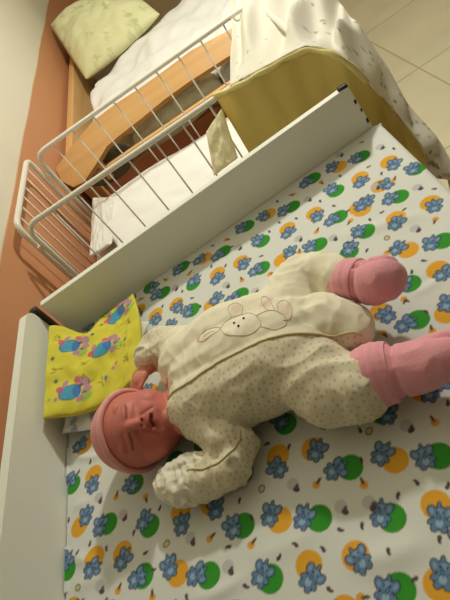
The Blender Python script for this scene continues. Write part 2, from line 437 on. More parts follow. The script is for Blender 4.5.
def paint_sheet(X, Y):
    C_ = np.empty(X.shape + (3,)); C_[:] = srgb(220, 221, 215)[:3]
    x0, y0 = X.min(), Y.min()
    def win(c, r):
        # the block of the grid near c (x along axis 0, y along axis 1)
        i = np.searchsorted(XS, [c[0] - r, c[0] + r]); 
        j = np.where((np.abs(Y[min(max(i[0], 0), len(XS) - 1)] - c[1]) < r + 0.01))[0]
        if i[0] >= i[1] or len(j) == 0: return None
        return (slice(i[0], i[1]), slice(j[0], j[-1] + 1))
    XS = X[:, 0]
    rg = random.Random(3)
    spots = [(P(u, v, 0)[:2], k, P(eu, ev, 0)[:2]) for (u, v, k, eu, ev) in BIG]
    tiny = [P(u, v, 0)[:2] for (u, v) in DOTS + GREY + FLOW + RING]
    extra = {'G': [], 'F': [], 'D': []}
    for i in range(16):                        # the print goes on where the photograph does not reach
        for j in range(20):
            q = np.array([0.02 + 0.047 * i + 0.023 * (j % 2), -0.88 + 0.047 * j]) + [rg.uniform(-.005, .005), rg.uniform(-.005, .005)]
            if min(np.hypot(*(q - a[0])) for a in spots) > 0.040:
                a = rg.uniform(0, 6.28); spots.append((q, rg.choice('GO'), q + 0.009 * np.array([math.cos(a), math.sin(a)])))
    for i in range(420):
        q = np.array([rg.uniform(0.01, 0.70), rg.uniform(-0.88, 0.05)])
        if min(np.hypot(*(q - a[0])) for a in spots) > 0.026 and min(np.hypot(*(q - t)) for t in tiny) > 0.022:
            tiny.append(q); extra[rg.choice('GFDDD')].append(q)
    for (c, k, e) in spots:
        s = win(c, 0.045)
        if s is None: continue
        x, y, cc = X[s], Y[s], C_[s]
        mixc(cc, circ(x, y, c, 0.0146), K_G if k == 'G' else K_O)
        a = rg.choice((0.3, 1.2, 2.0, 1.6, 0.8)) + rg.uniform(-0.3, 0.3)
        up = np.array([math.cos(a), math.sin(a)]); sd = np.array([-up[1], up[0]])
        hd = e + up * 0.0042; bd = e - up * 0.0045; tl = rg.choice((-1, 1))
        parts = [(bd, 0.0072, 0.0066, 0), (hd, 0.0068, 0.0062, 0),
                 (hd + sd * 0.0076 + up * 0.0012, 0.0042, 0.0056, 0.35), (hd - sd * 0.0076 + up * 0.0012, 0.0042, 0.0056, -0.35),
                 (bd - up * 0.0058 + sd * 0.0042, 0.0034, 0.0036, 0), (bd - up * 0.0058 - sd * 0.0042, 0.0034, 0.0036, 0),
                 (bd + sd * 0.0074, 0.0036, 0.0028, 0.6), (bd - sd * 0.0074, 0.0036, 0.0028, -0.6),
                 (hd + up * 0.0072 + sd * tl * 0.0012, 0.0018, 0.0034, 0)]
        for q, aa, bb, da in parts: mixc(cc, ell(x, y, q, bb + 0.0008, aa + 0.0008, a + da) * 0.9, K_BD)
        for q, aa, bb, da in parts: mixc(cc, ell(x, y, q, bb - 0.0005, aa - 0.0005, a + da), K_BL)
        mixc(cc, ell(x, y, bd - up * 0.0005, 0.0044, 0.0042, a), K_BD); mixc(cc, ell(x, y, bd - up * 0.0008, 0.0040, 0.0038, a), K_BF)
        mixc(cc, ell(x, y, hd + up * 0.0016, 0.0028, 0.0036, a) * 0.5, K_BF)
        mixc(cc, ell(x, y, hd - up * 0.0030 + sd * tl * 0.001, 0.0044, 0.0016, a + 0.3 * tl), K_BD)
        mixc(cc, ell(x, y, hd - up * 0.0030 + sd * tl * 0.001, 0.0036, 0.0009, a + 0.3 * tl), K_BL)
        for sg in (-1, 1):
            mixc(cc, circ(x, y, hd + up * 0.0010 + sd * 0.0030 * sg, 0.0010), K_BD)
            mixc(cc, ell(x, y, hd + sd * 0.0078 * sg + up * 0.0012, 0.0030, 0.0017, a + 0.35 * sg) * 0.6, K_BF)
    def small(lst, f):
        for p_ in lst:
            c = P(p_[0], p_[1], 0)[:2] if isinstance(p_, tuple) else p_
            s = win(c, 0.02)
            if s is not None: f(X[s], Y[s], C_[s], c, rg.uniform(0, 6.28))
    def f_grey(x, y, cc, c, a):
        d = np.array([0.3, -0.95]) * 0.005
        mixc(cc, circ(x, y, c - d * 0.5, 0.0072) * 0.75, K_GR)
        mixc(cc, ell(x, y, c + d, 0.0042, 0.0032, a), K_PU)
        mixc(cc, ell(x, y, c + d * 0.4 + [0.003, 0.001], 0.0022, 0.0016, a), K_BR)
    def f_flow(x, y, cc, c, a):
        d = np.array([math.cos(a), math.sin(a)])
        mixc(cc, circ(x, y, c + d * 0.002, 0.0046), srgb(226, 166, 66))
        mixc(cc, ell(x, y, c - d * 0.003, 0.0046, 0.0018, a), K_BR)
    def f_dot(x, y, cc, c, a):
        d = np.array([math.cos(a), math.sin(a)])
        mixc(cc, ell(x, y, c + d * 0.0014, 0.0028, 0.0021, a), K_PU)
        mixc(cc, ell(x, y, c - d * 0.0018, 0.0026, 0.0014, a + 0.6), srgb(82, 72, 66))
    def f_ring(x, y, cc, c, a):
        mixc(cc, ell(x, y, c, 0.0052, 0.0042, a), K_BR); mixc(cc, ell(x, y, c, 0.0038, 0.0029, a), srgb(206, 196, 150))
    small(GREY + extra['G'], f_grey); small(FLOW + extra['F'], f_flow); small(DOTS + extra['D'], f_dot); small(RING, f_ring)
    return C_

nx, ny = 560, 700
xs = np.linspace(0.001, TX1 + 0.045, nx); tv = np.linspace(0, 1, ny)
X = np.repeat(xs[:, None], ny, 1)
yb = 0.003 + SL * np.minimum(xs, 0.672)
Y = TY0 + 0.06 + (yb[:, None] - TY0 - 0.06) * tv[None, :]
def sheet_height(X, Y):
    Z = 0.0012 * np.sin(9 * X + 13 * Y + 0.4) + 0.0010 * np.sin(21 * X - 17 * Y + 1.0)
    def ridge(p, q, amp, wd):
        a = np.array(P(*p, 0)[:2]); b = np.array(P(*q, 0)[:2]); d = b - a; l = np.hypot(*d); d /= l
        s = (X - a[0]) * d[0] + (Y - a[1]) * d[1]; t = -(X - a[0]) * d[1] + (Y - a[1]) * d[0]
        t = t + 0.006 * np.sin(s * 40)
        return amp * np.exp(-(t / wd) ** 2) * smoothstep(0, 0.05, s) * smoothstep(l, l - 0.05, s)
    for p, q, amp, wd in (((400,300),(450,272),.004,.007),((402,290),(450,262),-.002,.006),((60,508),(100,495),.004,.008),((60,450),(115,462),.003,.006),
                          ((60,540),(110,575),.003,.008),((380,495),(450,455),.003,.012),((330,560),(450,545),.004,.014),((350,575),(360,530),.003,.008),
                          ((180,600),(260,575),.003,.008),((150,570),(175,540),.004,.008),((300,275),(240,300),.002,.008),((330,235),(440,215),.003,.012),
                          ((60,590),(130,560),.002,.01),((240,555),(330,530),.002,.012)):
        Z = Z + ridge(p, q, amp, wd)
    return Z
Z = sheet_height(X, Y)
bm_ = np.exp(-((((X - 0.33) * 0.96 - (Y + 0.33) * 0.25) / 0.26) ** 4 + (((Y + 0.335) * 0.96 + (X - 0.33) * 0.25) / 0.12) ** 4))
Z = Z * (1 - 0.85 * bm_)
Z = Z * smoothstep(0.0, 0.03, X) * smoothstep(0, 0.02, yb[:, None] - Y) + 0.0005
d = np.maximum(X - TX1, 0)                     # right edge turns down over the table's end
th = np.minimum(d / 0.010, math.pi / 2)
Xb = np.where(X > TX1, TX1 + 0.010 * np.sin(th), X)
Zb = np.where(X > TX1, Z * 0.3 - 0.010 * (1 - np.cos(th)) - np.maximum(d - 0.010 * math.pi / 2, 0), Z)
Zb = np.where(Y > yb[:, None] - 0.004, np.maximum(Zb, -0.001) , Zb)
Zb += 0.004 * np.exp(-(X / 0.004) ** 2) * (np.sin(Y * 40) > 0.4)
cols = paint_sheet(X, Y)
me = grid_mesh(np.stack([Xb, Y, Zb], -1)); set_color(me, 'print', cols.reshape(-1, 3))
sh = link('printed_sheet', me, M_sheet)
tag(sh, 'white cotton sheet printed with blue elephants on green and orange circles, covering the changing table', 'sheet')

# ---------------------------------------------------------------- soft pad builder
def cushion(corners, thick, n=70, m=70, puff=0.45, wr=0.002, seed=0.0, sag=None):
    """closed puffy cloth pad between four corners (c00, c10, c11, c01)"""
    c = np.array(corners, float)
    s = np.linspace(0, 1, n)[:, None]; t = np.linspace(0, 1, m)[None, :]
    base = ((1 - s) * (1 - t))[..., None] * c[0] + (s * (1 - t))[..., None] * c[1] + (s * t)[..., None] * c[2] + ((1 - s) * t)[..., None] * c[3]
    if sag is not None: base = base + sag(s, t)
    prof = (np.clip(4 * s * (1 - s), 0, 1) ** puff) * (np.clip(4 * t * (1 - t), 0, 1) ** puff)
    nn = np.cross(c[1] - c[0], c[3] - c[0]); nn /= np.linalg.norm(nn)
    if nn[2] < 0: nn = -nn
    w_ = np.array([[noise.noise(Vector((a * 5 + seed, b * 5 - seed, seed))) + 0.5 * noise.noise(Vector((a * 13 + seed, b * 9, seed))) for b in t[0]] for a in s[:, 0]])
    top = base + nn * (prof * thick * 0.5 + w_ * wr * (0.3 + prof))[..., None]
    bot = base - nn * (prof * thick * 0.5)[..., None]
    bm = bmesh.new()
    A = [[bm.verts.new(top[i, j]) for j in range(m)] for i in range(n)]
    B = [[A[i][j] if i in (0, n - 1) or j in (0, m - 1) else bm.verts.new(bot[i, j]) for j in range(m)] for i in range(n)]
    for i in range(n - 1):
        for j in range(m - 1):
            bm.faces.new((A[i][j], A[i + 1][j], A[i + 1][j + 1], A[i][j + 1]))
            if len({B[i][j], B[i][j + 1], B[i + 1][j + 1], B[i + 1][j]}) == 4:
                try: bm.faces.new((B[i][j], B[i][j + 1], B[i + 1][j + 1], B[i + 1][j]))
                except ValueError: pass
    me = bpy.data.meshes.new('pad'); bm.to_mesh(me); bm.free()
    st = np.zeros((len(me.vertices), 2)); 
    return me, c

def uv_of(co, c):
    """inverse bilinear, good enough for print placement"""
    e1 = c[1] - c[0]; e2 = c[3] - c[0]
    A_ = np.stack([e1, e2], 1); s = (np.linalg.pinv(A_) @ (co - c[0]).T).T
    s0 = np.clip(s[:, 0], -0.2, 1.2); t0 = np.clip(s[:, 1], -0.2, 1.2)
    for _ in range(8):
        p = ((1 - s0) * (1 - t0))[:, None] * c[0] + (s0 * (1 - t0))[:, None] * c[1] + (s0 * t0)[:, None] * c[2] + ((1 - s0) * t0)[:, None] * c[3]
        r = co - p
        ds = (np.linalg.pinv(A_) @ r.T).T
        s0 = s0 + ds[:, 0]; t0 = t0 + ds[:, 1]
    return s0, t0

# white folded nappy that peeks out under the yellow pad
me, c = cushion([P(62, 434, .022), P(102, 428, .012), P(150, 322, .012), P(100, 318, .012)], 0.016, 60, 60, 0.3, 0.003, 4.2)
co = get_co(me); cc = np.empty((len(co), 3)); cc[:] = srgb(232, 230, 224)[:3]
for k in range(40):
    q = (rng.uniform(0.0, 0.2), rng.uniform(-0.27, 0.0))
    mixc(cc, ell(co[:, 0], co[:, 1], q, 0.008, 0.006, rng.uniform(0, 3)) * 0.8, srgb(140, 150, 186))
set_color(me, 'print', cc)
u_ = link('folded_nappy', me, M_pad); tag(u_, 'white folded nappy with blue print poking out under the yellow pad', 'nappy')

# yellow pad, left edge leaning up the head board, top edge against the long board
pc = [P(43, 419, .066), P(139, 376, .020), P(133, 293, .030), P(49, 326, .068)]
pc[0][0] = max(pc[0][0], 0.006); pc[3][0] = max(pc[3][0], 0.006)
def padsag(s, t):
    z = -0.024 * np.sin(np.pi * s) * (0.6 + 0.4 * t) - 0.012 * np.exp(-((s - 0.3) / 0.14) ** 2) * smoothstep(0.7, 1.0, t)
    y = -0.022 * np.exp(-((s - 0.32) / 0.16) ** 2) * smoothstep(0.7, 1.0, t) - 0.012 * np.sin(np.pi * s) * (1 - t)
    x = 0.012 * np.sin(np.pi * t) * s
    o = np.zeros(np.broadcast(s, t).shape + (3,)); o[..., 0] += x; o[..., 1] += y; o[..., 2] += z
    return o
me, c = cushion(pc, 0.026, 150, 150, 0.33, 0.0055, 1.7, padsag)
co = get_co(me)
S_, T_ = uv_of(co, c)
T_ = 1 - T_                                     # t: 0 at the top edge, 1 at the lower edge
cc = np.empty((len(co), 3)); cc[:] = srgb(216, 206, 74)[:3]
AX = 0.17
sx_ = S_ * AX; sy_ = T_ * 0.175
B1, B2, PK, MV, GN, SQ, NV = srgb(72, 164, 200), srgb(74, 116, 184), srgb(206, 74, 122), srgb(176, 122, 160), srgb(150, 190, 92), srgb(128, 106, 40), srgb(58, 92, 120)
KS = 1.0
def el(p, a, b, ang, col, f=1.0): mixc(cc, ell(sx_, sy_, p, a * KS, b * KS, ang, 0.0008) * f * 0.85, col)
def creature(px, py, ang, flip=1):
    ca, sa = math.cos(ang), math.sin(ang)
    def q(x, y):
        x, y = x * 1.2, y * 1.2
        return (px + (x * ca - y * sa * flip), py + (x * sa + y * ca * flip))
    el(q(0, 0), 0.0165, 0.0115, ang + 0.2, NV); el(q(0.0005, 0), 0.0150, 0.0102, ang + 0.2, B1); el(q(0.010, 0.002), 0.0065, 0.0095, ang, B2)
    for ox, oy, r in ((-0.014, -0.010, 0.0065), (0.012, -0.013, 0.006)): el(q(ox, oy), r, r * 0.7, ang + 0.9, PK)
    el(q(0.022, -0.006), 0.0085, 0.0065, ang + 0.5, MV); el(q(0.024, 0.006), 0.007, 0.005, ang - 0.4, MV)
    el(q(0.022, 0.016), 0.0085, 0.005, ang - 0.3, GN); el(q(0.013, 0.015), 0.006, 0.004, ang, MV)
    el(q(-0.006, -0.016), 0.004, 0.007, ang + 0.4, MV); el(q(0.016, -0.003), 0.0035, 0.0025, ang, K_PU); el(q(0.020, 0.010), 0.004, 0.0015, ang, K_PU)
KS = 1.2
for (a, b, g, f) in ((0.042, 0.060, 0.1, 1), (0.132, 0.028, -0.5, 1), (0.104, 0.095, -0.5, 1), (0.046, 0.150, -0.1, 1)):
    creature(a, b, g, f)
KS = 1.0
for (a, b) in ((0.076, 0.112), (0.022, 0.100), (0.140, 0.110), (0.110, 0.015), (0.075, 0.135), (0.146, 0.135), (0.15, 0.06), (0.065, 0.035), (0.102, 0.152), (0.02, 0.035)):
    for k in range(5):
        el((a + rng.uniform(-0.009, 0.009), b + rng.uniform(-0.007, 0.007)), 0.005, 0.0011, rng.uniform(0, 3.1), SQ, 0.85)
for (a, b, col) in ((0.012, 0.075, NV), (0.150, 0.098, NV), (0.085, 0.050, NV), (0.100, 0.030, NV), (0.110, 0.150, B2), (0.130, 0.132, PK), (0.124, 0.138, MV), (0.150, 0.030, SQ), (0.020, 0.12, NV), (0.152, 0.082, GN), (0.01, 0.150, GN), (0.022, 0.155, MV)):
    for k in range(3): el((a, b), 0.0042, 0.0013, k * 1.05 + 0.3, col)
mixc(cc, smoothstep(0.018, 0.0, np.abs(sy_ - 0.172)) * smoothstep(0.85, 1.0, S_) * 0.0, PK)
set_color(me, 'print', cc)
pd = link('yellow_pad', me, M_pad)
tag(pd, 'yellow cloth pad printed with blue and pink figures, leaning in the corner above the baby', 'pad')

# ---------------------------------------------------------------- baby
hc = Vector((0.1675, -0.3280, 0.0545))                         # head centre
fwd = Vector((0.29, -0.43, 0.66)).normalized()                 # the way the face looks
chin = Vector((0.955, -0.09, -0.25)); chin = (chin - fwd * chin.dot(fwd)).normalized()
hup = -chin; lat = fwd.cross(hup).normalized()
HM = Matrix((lat, fwd, hup)).transposed()                      # columns: lateral, forward, up
def H(x, y, z): return hc + HM @ Vector((x, y, z))

def body_mesh():
    bm = bmesh.new()
    B = lambda x, y, z, r, **k: ball(bm, H(x, y, z), r, HM if hasattr(r, '__len__') else None, **k)
    B(0, -0.004, 0.008, (0.0495, 0.0560, 0.0510), sub=4)       # skull
    B(0, 0.008, -0.012, (0.0470, 0.0400, 0.0440), sub=4)       # face
    for s in (-1, 1):
        B(s * 0.0215, 0.0155, -0.0165, (0.0245, 0.0250, 0.0260), sub=4)   # cheeks
        B(s * 0.0185, 0.0365, 0.0080, (0.0125, 0.0100, 0.0088))    # closed lids
        B(s * 0.0180, 0.0385, 0.0195, (0.0140, 0.0080, 0.0050))    # brow
        B(s * 0.0062, 0.0500, -0.0078, (0.0048, 0.0055, 0.0042))   # nose wings
    limb(bm, [H(0, 0.0440, 0.0140), H(0, 0.0560, -0.0055)], [0.0058, 0.0066], sub=2)   # nose
    B(0, 0.0335, -0.0190, (0.0185, 0.0125, 0.0120))            # muzzle
    B(0, 0.0450, -0.0180, (0.0100, 0.0050, 0.0038))            # upper lip
    B(0, 0.0425, -0.0265, (0.0088, 0.0050, 0.0036))            # lower lip
    B(0, 0.0320, -0.0400, (0.0130, 0.0115, 0.0095))            # chin
    B(0, 0.012, -0.042, (0.030, 0.026, 0.018))                 # under the chin
    limb(bm, [hc + chin * 0.02 - fwd * 0.02, (0.240, -0.318, 0.045)], [0.030, 0.030])
    # trunk under the clothes
    limb(bm, [(0.250, -0.285, 0.048), (0.330, -0.300, 0.050), (0.405, -0.318, 0.048)], [0.036, 0.042, 0.036])
    limb(bm, [(0.250, -0.345, 0.048), (0.330, -0.345, 0.050), (0.405, -0.345, 0.048)], [0.036, 0.040, 0.036])
    # far arm: shoulder, elbow, wrist
    limb(bm, [(0.255, -0.250, 0.050), (0.212, -0.205, 0.046), (0.190, -0.232, 0.052)], [0.020, 0.016, 0.0115])
    # near arm
    limb(bm, [(0.258, -0.372, 0.045), (0.282, -0.414, 0.030), (0.225, -0.422, 0.028)], [0.020, 0.016, 0.0115])
    # legs, drawn up like a frog's
    limb(bm, [(0.405, -0.300, 0.050), (0.448, -0.236, 0.052), (0.497, -0.298, 0.066), (0.512, -0.312, 0.066)], [0.030, 0.022, 0.0165, 0.0165])
    limb(bm, [(0.400, -0.365, 0.048), (0.424, -0.420, 0.044), (0.478, -0.424, 0.046), (0.492, -0.428, 0.046)], [0.030, 0.022, 0.0165, 0.0165])
    limb(bm, [(0.512, -0.312, 0.066), (0.536, -0.328, 0.076)], [0.017, 0.014])
    limb(bm, [(0.492, -0.428, 0.046), (0.538, -0.440, 0.054)], [0.017, 0.014])
    # hands: palm, four fingers and a thumb each
    def hand(wr, d, nrm, curl, scale=1.0):
        d = Vector(d).normalized(); nrm = Vector(nrm); nrm = (nrm - d * nrm.dot(d)).normalized(); sd = d.cross(nrm)
        wr = Vector(wr)
        HMx = Matrix((sd, nrm, d)).transposed()
        ball(bm, wr + d * 0.012 * scale, (0.0125 * scale, 0.0075 * scale, 0.0145 * scale), HMx)
        for i, (off, ln) in enumerate(((-0.0096, 0.016), (-0.0032, 0.0185), (0.0032, 0.0175), (0.0096, 0.0140))):
            p = wr + d * 0.021 * scale + sd * off * scale; q = p; a = 0.25; pts = [p - d * 0.005]
            for k in range(3):
                a += curl
                q = q + (d * math.cos(a) + nrm * math.sin(a) + sd * off * 4) * (ln / 3) * scale
                pts.append(q)
            limb(bm, pts, [0.0036, 0.0034, 0.0031, 0.0027], sub=2)
        p = wr + d * 0.006 * scale + sd * (-0.0105) * scale
        limb(bm, [p, p + (d * 0.6 - sd * 0.75 + nrm * 0.3) * 0.0085, p + (d * 1.35 - sd * 0.75 + nrm * 0.9) * 0.0095], [0.0046, 0.0040, 0.0032])
    hand((0.187, -0.234, 0.054), (-0.62, -0.72, 0.10), (-0.1, -0.2, -1), 0.2, 1.05)
    hand((0.222, -0.422, 0.028), (-0.9, 0.25, 0.05), (0.2, 0.9, -0.2), 0.6, 0.8)
    return fuse(bm, 0.0012, 10, 0.5)
me = body_mesh()
co = get_co(me)
loc = (co - np.array(hc)) @ np.array(HM)                        # head-local coordinates
lx, ly, lz = loc[:, 0], loc[:, 1], loc[:, 2]
face = (ly > 0.012) & (np.abs(lx) < 0.06) & (np.abs(lz) < 0.06)
# creases pressed into the face: closed eyes, mouth
dep = np.zeros(len(co))
ez = 0.0060 - 14.0 * (np.abs(np.abs(lx) - 0.0185)) ** 2 * -1
eye = np.exp(-((lz - ez) / 0.0011) ** 2) * smoothstep(0.0115, 0.0095, np.abs(np.abs(lx) - 0.0185)) * face
mz = -0.0225 + 0.0005 * np.cos(lx * 500)
mou = np.exp(-((lz - mz) / 0.0017) ** 2) * smoothstep(0.0105, 0.0070, np.abs(lx)) * face
nos = np.exp(-(((np.abs(lx) - 0.0034) / 0.0013) ** 2 + ((lz + 0.0110) / 0.0011) ** 2)) * face
no = get_no(me)
ax_ = np.abs(lx)
def crease(x0, z0, x1, z1, wd):
    dx_, dz_ = x1 - x0, z1 - z0; l2 = dx_ * dx_ + dz_ * dz_
    t_ = np.clip(((ax_ - x0) * dx_ + (lz - z0) * dz_) / l2, 0, 1)
    return np.exp(-(((ax_ - x0 - t_ * dx_) ** 2 + (lz - z0 - t_ * dz_) ** 2) / wd ** 2)) * face
fold_ = crease(0.0085, -0.0070, 0.0165, -0.0250, 0.0022) + 0.8 * crease(0.0080, 0.0150, 0.0280, 0.0135, 0.0022) + 0.8 * crease(0.0090, -0.0020, 0.0270, -0.0060, 0.0026) + 0.7 * crease(0.0, -0.0335, 0.010, -0.0320, 0.0024)
puff = np.exp(-(((ax_ - 0.0185) / 0.010) ** 2 + ((lz - 0.0100) / 0.0035) ** 2)) * face
co = co + no * (0.0012 * puff - 0.0011 * fold_)[:, None]
co2 = co - no * (0.0012 * eye + 0.0030 * mou + 0.0012 * nos)[:, None]
set_co(me, co2)
tint = np.empty((len(co), 3)); tint[:] = srgb(212, 136, 118)[:3]
n_ = n3(co, 60)
tint *= (1 + 0.10 * n_)[:, None]
headm = smoothstep(0.075, 0.05, np.linalg.norm(loc, axis=1))
mixc(tint, headm * 0.85, srgb(204, 116, 104))
cheek = np.exp(-(((np.abs(lx) - 0.024) / 0.014) ** 2 + ((lz + 0.018) / 0.014) ** 2)) * face
mixc(tint, cheek * 0.45, srgb(206, 96, 90))
lips = np.exp(-((lx / 0.0095) ** 4 + ((lz + 0.0225) / 0.0066) ** 4)) * face * (ly > 0.03)
mixc(tint, lips * 0.75, srgb(164, 62, 66))
mixc(tint, np.clip(fold_, 0, 1) * 0.25, srgb(150, 74, 66))
mixc(tint, eye * 0.75, srgb(96, 48, 42))
mixc(tint, mou * 0.9, srgb(60, 20, 20))
mixc(tint, nos * 0.8, srgb(90, 36, 34))
set_color(me, 'tint', tint)
baby = link('person', me, M_skin)
tag(baby, 'newborn baby in cream dotted romper, pink bonnet and pink socks, asleep on the printed sheet', 'baby')

# bonnet: the skull a little larger, cut along a slanted brow line
BC = 0.011
def bonnet():
    bm = bmesh.new()
    ball(bm, H(0, -0.004, 0.008), (0.0510, 0.0580, 0.0525), HM, sub=5)
    inv = HM.transposed()
    for v in list(bm.verts):
        p = inv @ (v.co - hc)
        if p.z + 0.80 * (-p.y) < BC or p.y < -0.5: bm.verts.remove(v)
    # flatten where the head rests on the mattress
    for v in bm.verts: v.co.z = max(v.co.z, 0.002)
    me = bpy.data.meshes.new('bonnet'); bm.to_mesh(me); bm.free()
    return modified(me, [('SOLIDIFY', dict(thickness=0.003, offset=1.0)), ('SMOOTH', dict(factor=0.5, iterations=2))])
bon = link('bonnet', bonnet(), M_hat, baby)
bm = bmesh.new(); ring = []
for k in range(72):
    a = 2 * math.pi * k / 72; best = None
    # point of the ellipsoid on the brow plane z - 0.8 y = -0.012
    ex, ey, ez_ = 0.0525, 0.0592, 0.0538
    lo_, hi_ = 0.0, 0.09
    # param along direction in the plane, starting at the plane's centre
    o0 = Vector((0, -0.004 + 0.0, BC + 0.8 * -0.004)); dx = Vector((1, 0, 0)); dyv = Vector((0, 1, 0.8)).normalized()
    dd = dx * math.cos(a) + dyv * math.sin(a)
    for _ in range(30):
        m_ = (lo_ + hi_) / 2; p = o0 + dd * m_
        if (p.x / ex) ** 2 + ((p.y + 0.004) / ey) ** 2 + ((p.z - 0.008) / ez_) ** 2 < 1: lo_ = m_
        else: hi_ = m_
    q = H(*(o0 + dd * lo_)); q.z = max(q.z, 0.005); ring.append(q)
tube(bm, ring, 0.0042, 10, closed=True)
brim = obj('brim', bm, mat('pale_pink_ribbing', srgb(236, 168, 166), rough=0.9, bump=0.25, bscale=500, sheen=0.2), bon)

# romper
def romper():
    bm = bmesh.new()
    limb(bm, [(0.260, -0.268, 0.050), (0.320, -0.272, 0.054), (0.395, -0.292, 0.054)], [0.046, 0.053, 0.050], sub=3)
    limb(bm, [(0.262, -0.338, 0.048), (0.320, -0.345, 0.053), (0.395, -0.352, 0.054)], [0.046, 0.052, 0.052], sub=3)
    limb(bm, [(0.272, -0.300, 0.052), (0.320, -0.308, 0.058), (0.400, -0.322, 0.058)], [0.046, 0.053, 0.052], sub=3)
    # far sleeve, open end toward the face
    limb(bm, [(0.262, -0.242, 0.050), (0.216, -0.203, 0.048), (0.198, -0.214, 0.052)], [0.036, 0.028, 0.024], sub=3)
    # near sleeve
    limb(bm, [(0.262, -0.362, 0.046), (0.283, -0.408, 0.034), (0.268, -0.424, 0.030), (0.225, -0.424, 0.028)], [0.034, 0.028, 0.026, 0.023], sub=3)
    # far trouser leg, then near trouser leg
    limb(bm, [(0.400, -0.290, 0.054), (0.440, -0.236, 0.052), (0.470, -0.256, 0.060), (0.489, -0.284, 0.065)], [0.048, 0.036, 0.032, 0.0265], sub=3)
    limb(bm, [(0.400, -0.365, 0.050), (0.414, -0.404, 0.046), (0.440, -0.420, 0.044), (0.462, -0.416, 0.046)], [0.050, 0.044, 0.038, 0.031], sub=3)
    limb(bm, [(0.440, -0.330, 0.052), (0.462, -0.345, 0.050)], [0.044, 0.034], sub=3)
    return fuse(bm, 0.0017, 14, 0.6)
me = romper()
co = get_co(me); no = get_no(me)
ridge1 = 1 - np.abs(n3(co * np.array([0.7, 1.5, 1.2]), 26, 3.1)) * 2
ridge2 = 1 - np.abs(n3(co * np.array([1.6, 0.8, 1.2]), 44, 7.7)) * 2
sleeve = smoothstep(0.245, 0.215, co[:, 0]) + smoothstep(-0.385, -0.41, co[:, 1]) * (co[:, 0] < 0.31)
legm = smoothstep(0.40, 0.45, co[:, 0])
amp = 0.0021 + 0.0026 * np.clip(sleeve, 0, 1) + 0.0008 * legm
d_ = amp * (ridge1 - 0.4) + 0.55 * amp * (ridge2 - 0.4)
co3 = co + no * d_[:, None]
co3[:, 2] = np.maximum(co3[:, 2], 0.0025)
set_co(me, co3)
# the edge of the crossed-over front panel, a line over the belly
TR = np.array([P(u, v, z)[:2] for u, v, z in ((166, 397, .085), (180, 384, .10), (203, 368, .108), (230, 353, .11), (258, 340, .111), (285, 331, .111), (312, 323, .11), (345, 318, .10), (372, 318, .09))])
TRs = spline(TR, 80)
def above_trim(x, y): return y - np.interp(x, TRs[:, 0], TRs[:, 1])
pa = above_trim(co3[:, 0], co3[:, 1])
plain = smoothstep(-0.001, 0.001, pa)
# the far sleeve is dotted too, from the shoulder seam on
seam = (co3[:, 0] - 0.250) * 0.60 - (co3[:, 1] + 0.225) * 0.80
plain *= smoothstep(-0.001, 0.001, seam + 0.004)
cc = np.empty((len(co3), 3)); cc[:] = srgb(228, 218, 192)[:3]
mixc(cc, plain, srgb(236, 228, 204))
# dots scattered over the dotted cloth
from mathutils import kdtree
idx = np.arange(len(co3)); nrng.shuffle(idx)
taken = kdtree.KDTree(9000); chosen = []
cell = {}
for i in idx:
    p = co3[i]
    if p[2] < 0.006: continue
    k = tuple((p / 0.0068).astype(int)); ok = True
    for a in (-1, 0, 1):
        for b in (-1, 0, 1):
            for e in (-1, 0, 1):
                for q in cell.get((k[0] + a, k[1] + b, k[2] + e), ()):
                    if (p[0] - q[0]) ** 2 + (p[1] - q[1]) ** 2 + (p[2] - q[2]) ** 2 < 0.0066 ** 2: ok = False; break
                if not ok: break
            if not ok: break
        if not ok: break
    if ok:
        cell.setdefault(k, []).append(p); chosen.append(p)
kd = kdtree.KDTree(len(chosen))
for i, p in enumerate(chosen): kd.insert(p, i)
kd.balance()
dist = np.array([kd.find(p)[2] for p in co3])
mixc(cc, smoothstep(0.0018, 0.0009, dist) * (1 - plain) * 0.6, srgb(140, 122, 108))
for (u, v, a_, b_, g_) in ((204, 338, .013, .0055, -0.35), (236, 308, .007, .009, 0.4), (268, 304, .006, .011, -0.5), (285, 310, .008, .012, 0.3)):
    mixc(cc, ell(co3[:, 0], co3[:, 1], P(u, v, .105)[:2], a_, b_, g_, 0.002) * 0.45 * (co3[:, 2] > 0.04), srgb(222, 184, 172))
mixc(cc, ell(co3[:, 0], co3[:, 1], P(243, 326, .105)[:2], 0.024, 0.013, 0.1, 0.003) * 0.5 * (co3[:, 2] > 0.04), srgb(246, 240, 226))
set_color(me, 'print', cc)
rom = link('romper', me, M_romper, baby)

# ray casts onto the romper for trim and stitching
dg = bpy.context.evaluated_depsgraph_get(); dg.update()
from mathutils.bvhtree import BVHTree
bvh = BVHTree.FromPolygons([Vector(p) for p in co3], [tuple(p.vertices) for p in rom.data.polygons])
def drop(x, y, lift=0.0006):
    h = bvh.ray_cast(Vector((x, y, 0.5)), Vector((0, 0, -1)))
    if h[0] is None: return None
    return h[0] + h[1] * lift
def onto(pts2, r, seg=5, lift=0.0006):
    pts = [drop(x, y, lift) for x, y in pts2]; pts = [p for p in pts if p is not None]
    return pts
bm = bmesh.new()
tp = [p for p in onto(TRs[:72], 0.001)]
tube(bm, tp, 0.0017, 6)
obj('edge_piping', bm, M_pipe, rom)
